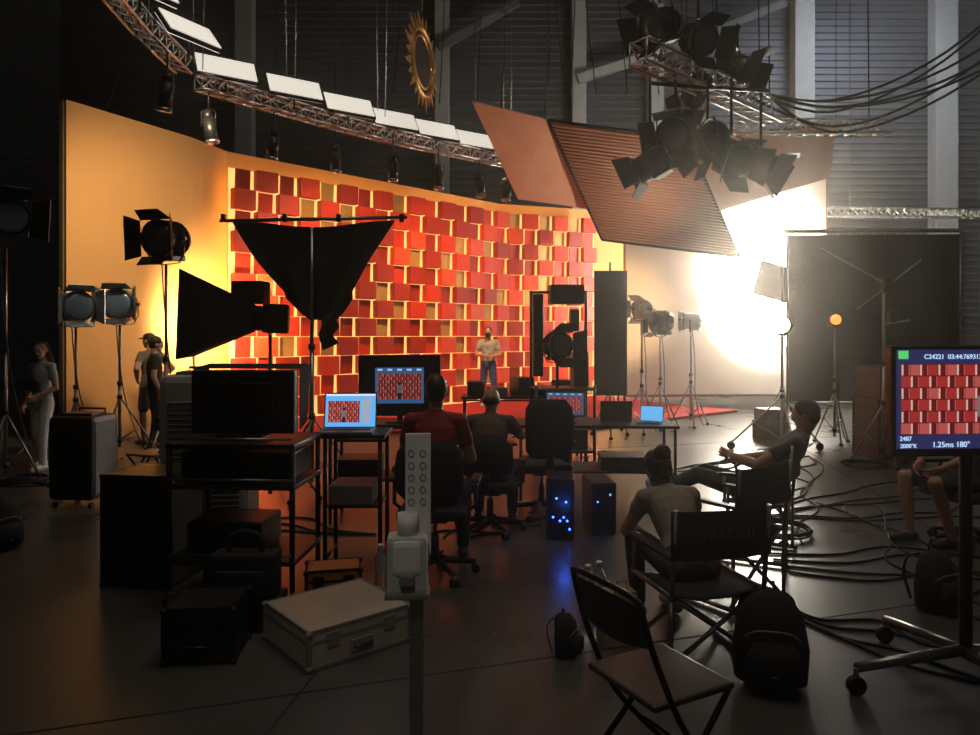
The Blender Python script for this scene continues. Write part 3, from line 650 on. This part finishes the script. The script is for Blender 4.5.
def table(name,x,y,w,d,h,rz=0,m=BLK,shelf=None):
    b=B(name); b.box((0,0,h-.015),(w,d,.03),m,bev=.006)
    for sx in (-1,1):
        for sy in (-1,1): b.cyl((sx*(w/2-.04),sy*(d/2-.04),0),(sx*(w/2-.04),sy*(d/2-.04),h-.03),.016,BLKM)
        b.cyl((sx*(w/2-.04),-d/2+.04,.12),(sx*(w/2-.04),d/2-.04,.12),.012,BLKM)
    b.cyl((-w/2+.04,d/2-.04,h-.1),(w/2-.04,d/2-.04,h-.1),.012,BLKM)
    if shelf: b.box((0,0,shelf),(w-.08,d-.08,.02),m)
    return b,x,y,rz
_e={}
def emi(n,c,s):
    if (n,s) in _e: return _e[(n,s)]
    m=mat(n,tuple(x*.2 for x in c),.3,emit=c,es=s,nv=.03); _e[(n,s)]=m; return m
def mosaic(b,w,h,rows,cols,es,ox=0,oz=0,y=0,man=True):
    # camera feed of the set: staggered red blocks, bright gaps, presenter silhouette
    E=[emi('feed_red',(.42,.03,.03),es),emi('feed_dark',(.13,.01,.012),es),emi('feed_cream',(.85,.52,.42),es),emi('feed_pink',(.55,.1,.09),es)]
    rr=random.Random(5)
    cw=w/cols; ch=h/rows
    b.box((ox,y+.0006,oz),(w,.0008,h),E[1])
    for r in range(rows):
        z=oz-h/2+ch*(r+.5)
        for c in range(-1,cols+1):
            s=ox-w/2+cw*(c+.5*(r%2))
            for u0,u1,m in ((0,.5,E[0] if rr.random()<.65 else E[3]),(.52,.62,E[2]),(.9,.97,E[3])):
                a=max(s+cw*u0,ox-w/2); d=min(s+cw*u1,ox+w/2)
                if d-a>.0005: b.box(((a+d)/2,y,z),(d-a,.001,ch*.9),m)
    if man:
        k=h; SD=emi('feed_silhouette',(.02,.02,.04),es); SK=emi('feed_shirt',(.2,.19,.2),es)
        b.ell((ox,y-.001,oz+.12*k),(.055*k,.0015,.075*k),SD,seg=12,rings=8); b.box((ox,y-.001,oz-.1*k),(.2*k,.0015,.3*k),SK,bev=.0006); b.box((ox,y-.001,oz-.375*k),(.14*k,.0015,.25*k),SD,bev=.0006)
b,x,y,rz=table('laptop_table',-1.0,5.42,.48,.44,1.03,0,BLK,.5)
b.box((-.02,0,.58),(.32,.34,.14),GREY,bev=.01); b.done((x,y,0),rz)
def laptop(x,y,z,rz,w,scr,name='laptop',mos=True):
    b=B(name); d=w*.68; b.box((0,0,.009),(w,d,.016),GREY,bev=.005); b.box((0,.03,.018),(w*.86,d*.42,.003),BLK)
    for i in range(4): b.box((0,.03-.1*d*(i-1.5),.021),(w*.82,.012,.003),GREY)
    b.box((0,-d*.32,.018),(w*.32,d*.22,.002),BLKM)
    b.M=TR((0,d/2,.012),0,R(-12)); b.box((0,.004,d*.5),(w,.01,d),BLK,bev=.004); b.box((0,-.003,d*.5),(w*.95,.002,d*.92),scr)
    if mos: mosaic(b,w*.6,d*.6,7,7,.8,-.05,d*.46,-.005); b.box((.3*w,-.005,d*.5),(w*.16,.001,d*.7),emi('ui_grey',(.35,.4,.5),1)); b.box((0,-.005,d*.93),(w*.93,.001,d*.05),emi('ui_white',(.8,.85,.9),1))
    return b.done((x,y,z),rz)
laptop(-1.06,5.34,1.031,R(2),.4,emi('laptop_blue',(.12,.4,.8),1.15))
b,x,y,rz=table('monitor_desk',-.9,6.95,1.25,.6,.92,0,BLK,.4)
b.box((-.35,0,.5),(.4,.4,.16),BLK,bev=.01); b.box((.2,0,.47),(.44,.4,.1),GREY,bev=.01); b.done((x,y,0),rz)
def monitor(x,y,z,rz,w,h,sw,sh_,name='monitor',rows=8,cols=8,es=.8,sc=None):
    b=B(name); b.box((0,.02,h/2+.06),(w,.05,h),BLK,bev=.012); b.box((0,-.008,h/2+.06),(sw,.004,sh_),sc or emi('screen_blue',(.03,.09,.2),1))
    mosaic(b,sw*.9,sh_*.72,rows,cols,es,0,h/2+.05,-.012)
    for i in range(5): b.box((-sw*.4+i*sw*.2,-.012,h/2+.06+sh_*.44),(sw*.1,.002,sh_*.05),emi('ui_white2',(.4,.55,.7),1))
    b.box((0,.07,h/2+.06),(w*.5,.06,h*.5),BLK,bev=.02)
    b.box((0,.05,.04),(.05,.04,.1),BLK); b.box((0,.03,.006),(.26,.2,.012),BLK,bev=.005)
    return b.done((x,y,z),rz)
monitor(-.86,6.85,.922,R(3),.78,.58,.46,.34,rows=8,cols=8,es=.45)
# DIT cart
b=B('equipment_cart'); w,d=.8,.56
for sx in (-1,1):
    for sy in (-1,1):
        b.cyl((sx*w/2,sy*d/2,.12),(sx*w/2,sy*d/2,1.06),.018,BLKM); b.cyl((sx*w/2-.015,sy*d/2,.05),(sx*w/2+.015,sy*d/2,.05),.05,RUB); b.cyl((sx*w/2,sy*d/2,.05),(sx*w/2,sy*d/2,.14),.014,STEEL)
for z in (.3,.78,1.04):
    b.box((0,0,z),(w+.04,d+.04,.03),BLK,bev=.006); b.cyl((-w/2,-d/2-.02,z+.05),(w/2,-d/2-.02,z+.05),.008,STEEL)
b.box((0,.05,.9),(w*.94,d*.8,.17),BLK,bev=.01)
for i in range(3): b.box((0,-d*.36,.84+i*.055),(w*.86,.01,.035),BLKM,bev=.003)
b.box((-.1,.05,.42),(.5,.4,.2),BLK,bev=.02)
b.done((-1.64,4.87,0),R(-3))
b=B('hooded_monitor'); b.box((0,0,.25),(.7,.09,.42),BLK,bev=.015); b.box((0,-.06,.25),(.42,.05,.26),BLKM,bev=.02); b.box((0,.0,.03),(.3,.22,.02),BLK,bev=.006); b.box((0,0,.06),(.06,.05,.08),BLK)
b.panel([(-.36,.04,.47),(.36,.04,.47),(.36,.26,.49),(-.36,.26,.49)],CLOTH,.006)
for s in (-1,1): b.panel([(s*.36,.04,.06),(s*.36,.04,.47),(s*.36,.26,.49),(s*.36,.2,.1)],CLOTH,.006)
b.done((-1.64,4.82,1.057),R(-3))
b=B('tool_bag'); b.box((0,0,.13),(.4,.18,.26),CANV,bev=.03); b.tube([(-.1,0,.25),(-.09,0,.34),(0,0,.38),(.09,0,.34),(.1,0,.25)],.018,CANV,8,4); b.box((0,-.11,.1),(.28,.04,.15),CANV,bev=.02); b.done((-1.48,4.36,.182))
b=B('equipment_crate'); b.box((0,0,.09),(.44,.26,.18),BLK,bev=.01)
for i in range(7): b.box((-.18+i*.06,-.133,.09),(.03,.01,.12),BLKM)
b.done((-1.48,4.36,0))
# centre desk
b,x,y,rz=table('production_desk',1.15,7.9,1.7,.7,.8,R(-3),BLK,.3)
b.box((-.5,0,.42),(.45,.45,.22),BLK,bev=.01); b.box((.3,0,.38),(.5,.45,.14),BLK,bev=.01); b.done((x,y,0),rz)
laptop(1.72,7.75,.801,R(-25),.25,emi('laptop_blue2',(.12,.42,.8),1.1),mos=False)
laptop(1.38,7.95,.801,R(175),.34,LGREY,mos=False)
monitor(.82,7.85,.802,R(-12),.44,.28,.4,.24,rows=6,cols=6,es=.6)
b=B('computer_tower'); b.box((0,0,.27),(.24,.42,.5),BLK,bev=.015); b.box((0,-.215,.27),(.2,.01,.44),BLKM,bev=.004)
for z in (.13,.27,.41):
    P=[(.07*math.cos(a),-.224,z+.07*math.sin(a)) for a in np.linspace(0,6.29,18)]; b.tube(P,.003,BLKM,6)
for q in ((-.06,.2),(.05,.33),(.08,.1),(-.03,.36),(.0,.17),(.03,.2),(.06,.17)): b.ell((q[0],-.225,q[1]),(.01,.006,.01),BLUE,seg=8,rings=6)
for sx in (-1,1): b.box((sx*.09,0,.01),(.04,.4,.02),RUB)
b.done((.62,6.35,0),R(-6))
b=B('computer_tower'); b.box((0,0,.24),(.22,.45,.44),BLK,bev=.015); b.box((0,-.23,.24),(.18,.01,.38),BLKM)
for q in ((-.06,.3),(.05,.36)): b.ell((q[0],-.238,q[1]),(.008,.006,.008),BLUE,seg=8,rings=6)
for sx in (-1,1): b.box((sx*.08,0,.01),(.04,.4,.02),RUB)
b.done((.98,6.5,0),R(4))
# video cart
b=B('video_village_cart'); w,d=.75,.55
for sx in (-1,1):
    for sy in (-1,1):
        b.cyl((sx*w/2,sy*d/2,.1),(sx*w/2,sy*d/2,2.35 if sy>0 else 1.1),.02,BLKM); b.cyl((sx*w/2-.02,sy*d/2,.06),(sx*w/2+.02,sy*d/2,.06),.06,RUB)
for z in (.25,.65,1.05): b.box((0,0,z),(w+.03,d+.03,.03),BLK,bev=.006)
b.box((0,0,.4),(.6,.45,.26),BLK,bev=.01); b.box((-.1,0,.78),(.5,.45,.22),BLK,bev=.01)
b.cyl((-w/2,d/2,2.33),(w/2,d/2,2.33),.018,BLKM); b.box((.1,d/2,2.3),(.46,.3,.26),BLK,bev=.02)
b.box((-.3,.2,1.75),(.14,.2,1.1),BLK,bev=.02); b.box((.25,.1,1.3),(.2,.3,.45),BLK,bev=.02); b.box((.2,.2,1.95),(.12,.15,.3),BLK,bev=.02)
lamp_head(b,(-.08,-.1,1.62),R(200),0,.16,.3); b.cyl((-.08,-.1,1.05),(-.08,-.1,1.4),.02,BLKM)
b.done((.95,9.5,0),R(4))
b,x,y,rz=table('equipment_table',.45,10.2,1.7,.6,.9,0,BLK,.4)
for i,(xx,hh) in enumerate(((-.65,.2),(-.35,.12),(0,.26),(.3,.14),(.62,.22))): b.box((xx,0,.9+hh/2),(.24,.34,hh),(BLK,GREY,BLK,BLK,BLKM)[i],(0,0,.2*i),bev=.02)
b.done((x,y,0),rz)
# foreground monitor on rolling stand
b=B('rolling_monitor_stand')
b.box((0,.035,1.43),(.92,.06,.54),BLK,bev=.012); b.box((0,.002,1.44),(.88,.004,.48),emi('monitor_blue',(.02,.022,.085),1))
mosaic(b,.84,.34,6,9,.75,0,1.44,-.002)
GR=emi('ui_green',(.1,.6,.15),1); CY=emi('ui_text',(.55,.75,1),1.1)
b.box((-.41,-.004,1.655),(.05,.001,.04),GR)
b.text('C24221  03:44:769312',.032,TR((-.16,-.006,1.645),0,R(90)),CY); b.text('2487',.03,TR((-.4,-.006,1.25),0,R(90)),CY); b.text('2000°K',.028,TR((-.385,-.006,1.215),0,R(90)),CY); b.text('1.25ms 180°',.038,TR((-.17,-.006,1.22),0,R(90)),CY)
b.cyl((0,.12,.18),(0,.12,1.5),.03,BLKM); b.box((0,.09,1.43),(.2,.08,.2),BLKM,bev=.01)
for a in (R(188),R(10),R(100),R(270)):
    e=V((.62*math.cos(a),.12+.5*math.sin(a),.13)); b.loft([(0,.12,.17),e],[(.03,.03),(.025,.02)],(0,0,1),STEEL,8)
    b.cyl((e.x,e.y-.018,.045),(e.x,e.y+.018,.045),.045,RUB); b.cyl((e.x,e.y,.045),e,.013,STEEL)
b.done((2.4,3.5,0),R(4))
# hand sanitizer stand
b=B('hand_sanitizer_stand')
b.box((0,.02,.72),(.05,.03,1.36),ALU,bev=.006); b.box((0,0,.015),(.36,.34,.03),GREY,bev=.01); b.box((.005,0,1.2),(.088,.012,.42),WHITE,bev=.004)
for i in range(5):
    for j in range(2): b.tube([(-.018+j*.04+.01*math.cos(t),-.008,1.34-i*.042+.012*math.sin(t)) for t in np.linspace(0,6.28,9)],.0018,GREY,5)
b.box((-.03,-.03,.97),(.14,.1,.2),LGREY,bev=.02); b.box((-.03,-.06,1.0),(.1,.06,.12),WHITE,bev=.02); b.box((-.03,-.03,.87),(.15,.11,.02),GREY,bev=.005); b.box((-.03,-.09,.93),(.05,.03,.04),GREY,bev=.008); b.cyl((-.03,-.03,1.06),(-.03,-.03,1.14),.035,WHITE)
b.done((-.255,2.5,0),R(4))
def backpack(x,y,rz,s=1,name='backpack'):
    b=B(name); b.M=Matrix.Scale(s,4)
    b.loft([(0,0,.0),(0,0,.03),(0,.0,.2),(0,.01,.38),(0,.03,.47),(0,.04,.5)],[(.12,.08),(.19,.13),(.2,.14),(.17,.12),(.1,.08),(.03,.02)],(1,0,0),CANV,20)
    b.loft([(0,-.12,.05),(0,-.15,.09),(0,-.155,.2),(0,-.13,.27)],[(.1,.03),(.14,.05),(.14,.05),(.1,.02)],(1,0,0),CANV,16)
    b.tube([(-.14,-.1,.28),(-.08,-.14,.33),(.08,-.14,.33),(.14,-.1,.28)],.006,GREY,6,4)
    b.tube([(-.1,-.15,.1),(0,-.2,.12),(.1,-.15,.1)],.004,STEEL,6,4)
    for sx in (-1,1): b.loft(catmull([V((sx*.06,.1,.46)),V((sx*.12,.18,.4)),V((sx*.13,.2,.25)),V((sx*.12,.14,.06))],4),[(.03,.008)]*13,(1,0,0),CANV,8)
    b.tube([(-.03,.04,.49),(-.02,.05,.54),(.02,.05,.54),(.03,.04,.49)],.01,CANV,6); return b.done((x,y,0),rz)
backpack(1.41,3.62,R(-15),.92); backpack(2.85,4.6,R(20),.75,'camera_bag'); backpack(.42,3.95,R(60),.45,'shoulder_bag'); backpack(-4.0,5.9,R(60),.8,'duffel_bag')
b=B('paper_bag'); b.box((0,0,.15),(.2,.12,.3),mat('kraft_paper',(.35,.24,.14),.9),bev=.004)
b.tube([(-.04,-.06,.29),(-.03,-.065,.37),(.03,-.065,.37),(.04,-.06,.29)],.004,BLK,5); b.done((.72,4.1,0),R(15))
PET=mat('clear_plastic_bottle',(.5,.55,.58),.15); PET.node_tree.nodes['Principled BSDF'].inputs['Transmission Weight'].default_value=.7
for x,y in ((.62,4.55),(.7,4.62),(-.76,5.0)):
    b=B('water_bottle'); b.loft([(0,0,0),(0,0,.01),(0,0,.12),(0,0,.2),(0,0,.26),(0,0,.285)],[.035,.042,.04,.042,.016,.015],(1,0,0),PET,14); b.cyl((0,0,.28),(0,0,.3),.018,WHITE); b.done((x,y,0))
# floor cables
b=B('floor_cables'); rr=random.Random(11)
def wig(p,q,n,am,r=.009):
    p=V((*p,.01));q=V((*q,.01)); d=(q-p); nn=V((-d.y,d.x,0)).normalized(); P=[p]
    for i in range(1,n): P.append(p.lerp(q,i/n)+nn*rr.uniform(-am,am))
    P.append(q); b.tube([(v.x,v.y,r) for v in P],r,RUB,6,6)
for i in range(5): wig((1.9+rr.uniform(-.3,.3),6.6),(5.5,7.0+i*.5),7,.18)
for i in range(4): wig((2.2,5.3+i*.15),(6.0,4.6+i*.35),7,.22)
for i in range(4): wig((1.9,4.4+.1*i),(3.2,2.9+i*.25),6,.2)
for i in range(4): wig((2.0+.2*i,6),(4.6,10.4),7,.25)
for i in range(3): wig((3.1,3.6+.2*i),(3.4+i*.3,7.5),6,.25)
for i in range(5): wig((2.2+.1*i,9.2),(5.2,11.6),6,.2)
for i in range(5): wig((-6.9,8.7+.2*i),(-4.4,8.2-.1*i),6,.2)
for i in range(4): wig((-1.0,6.3),(-3.4,6.9+.2*i),6,.2)
for i in range(3): wig((-.6+.2*i,6.2),(.7,7.0),6,.2)
for cx,cy,n in ((2.55,6.4,4),(5.0,9.6,3),(-5.6,8.6,3)):
    b.tube([(cx+(.28+.015*math.sin(t*1.7))*math.cos(t),cy+(.28+.02*math.cos(t*1.3))*math.sin(t),.012+.012*(t/6.28)) for t in np.linspace(0,6.28*n,22*n)],.009,RUB,6)
b.done()
# ------------------------------------------------------------------ lights
def light(name,kind,loc,aim,pw,col,**k):
    l=bpy.data.lights.new(name,kind); l.energy=pw; l.color=col
    for a,v in k.items(): setattr(l,a,v)
    o=bpy.data.objects.new(name,l); bpy.context.collection.objects.link(o); o.location=loc
    o.rotation_euler=(V(aim)-V(loc)).to_track_quat('-Z','Y').to_euler(); return o
WARM=(1,.66,.31)
light('spot_wing_glow','SPOT',(-4.5,12.6,1.9),(-5.45,13.9,2.0),1300,(1,.74,.38),spot_size=R(120),spot_blend=1,shadow_soft_size=.12)
light('spot_wing','SPOT',(-3.8,9.2,5.0),(-6.0,12.4,3.0),640,(1,.8,.52),spot_size=R(85),spot_blend=1,shadow_soft_size=.2)
light('spot_set_1','SPOT',(-2.0,12.8,5.0),(-2.9,16.3,1.8),720,WARM,spot_size=R(110),spot_blend=.9,shadow_soft_size=.15)
light('spot_set_2','SPOT',(.2,14.5,5.0),(-.3,18.8,1.8),950,WARM,spot_size=R(105),spot_blend=.9,shadow_soft_size=.15)
light('spot_set_3','SPOT',(3.2,14.4,2.2),(2.9,21,2.5),900,WARM,spot_size=R(60),spot_blend=.8,shadow_soft_size=.15)
light('spot_bounce','SPOT',(3.3,11.6,2.0),(2.0,13.0,4.7),380,(1,.78,.6),spot_size=R(85),spot_blend=1,shadow_soft_size=.2)
light('fill_back','AREA',(13,21,12.5),(13,26,5),480,(.78,.86,1),size=4)  # added bluish fill for the right back wall, not a skylight
light('fill_roof','AREA',(1,5,13.5),(1,7,0),260,(1,.88,.74),size=6)  # added overhead fill lifting the dark foreground, not a skylight
light('fill_stand_spot','SPOT',(-.6,-1.5,5.5),(-.4,3.0,1.0),130,(1,.92,.8),spot_size=R(26),spot_blend=1,shadow_soft_size=.2)  # added narrow spot brightening the sanitizer stand, its source unseen
light('pc_glow','POINT',(.62,6.0,.3),(0,0,0),.8,(.05,.15,1),shadow_soft_size=.05)
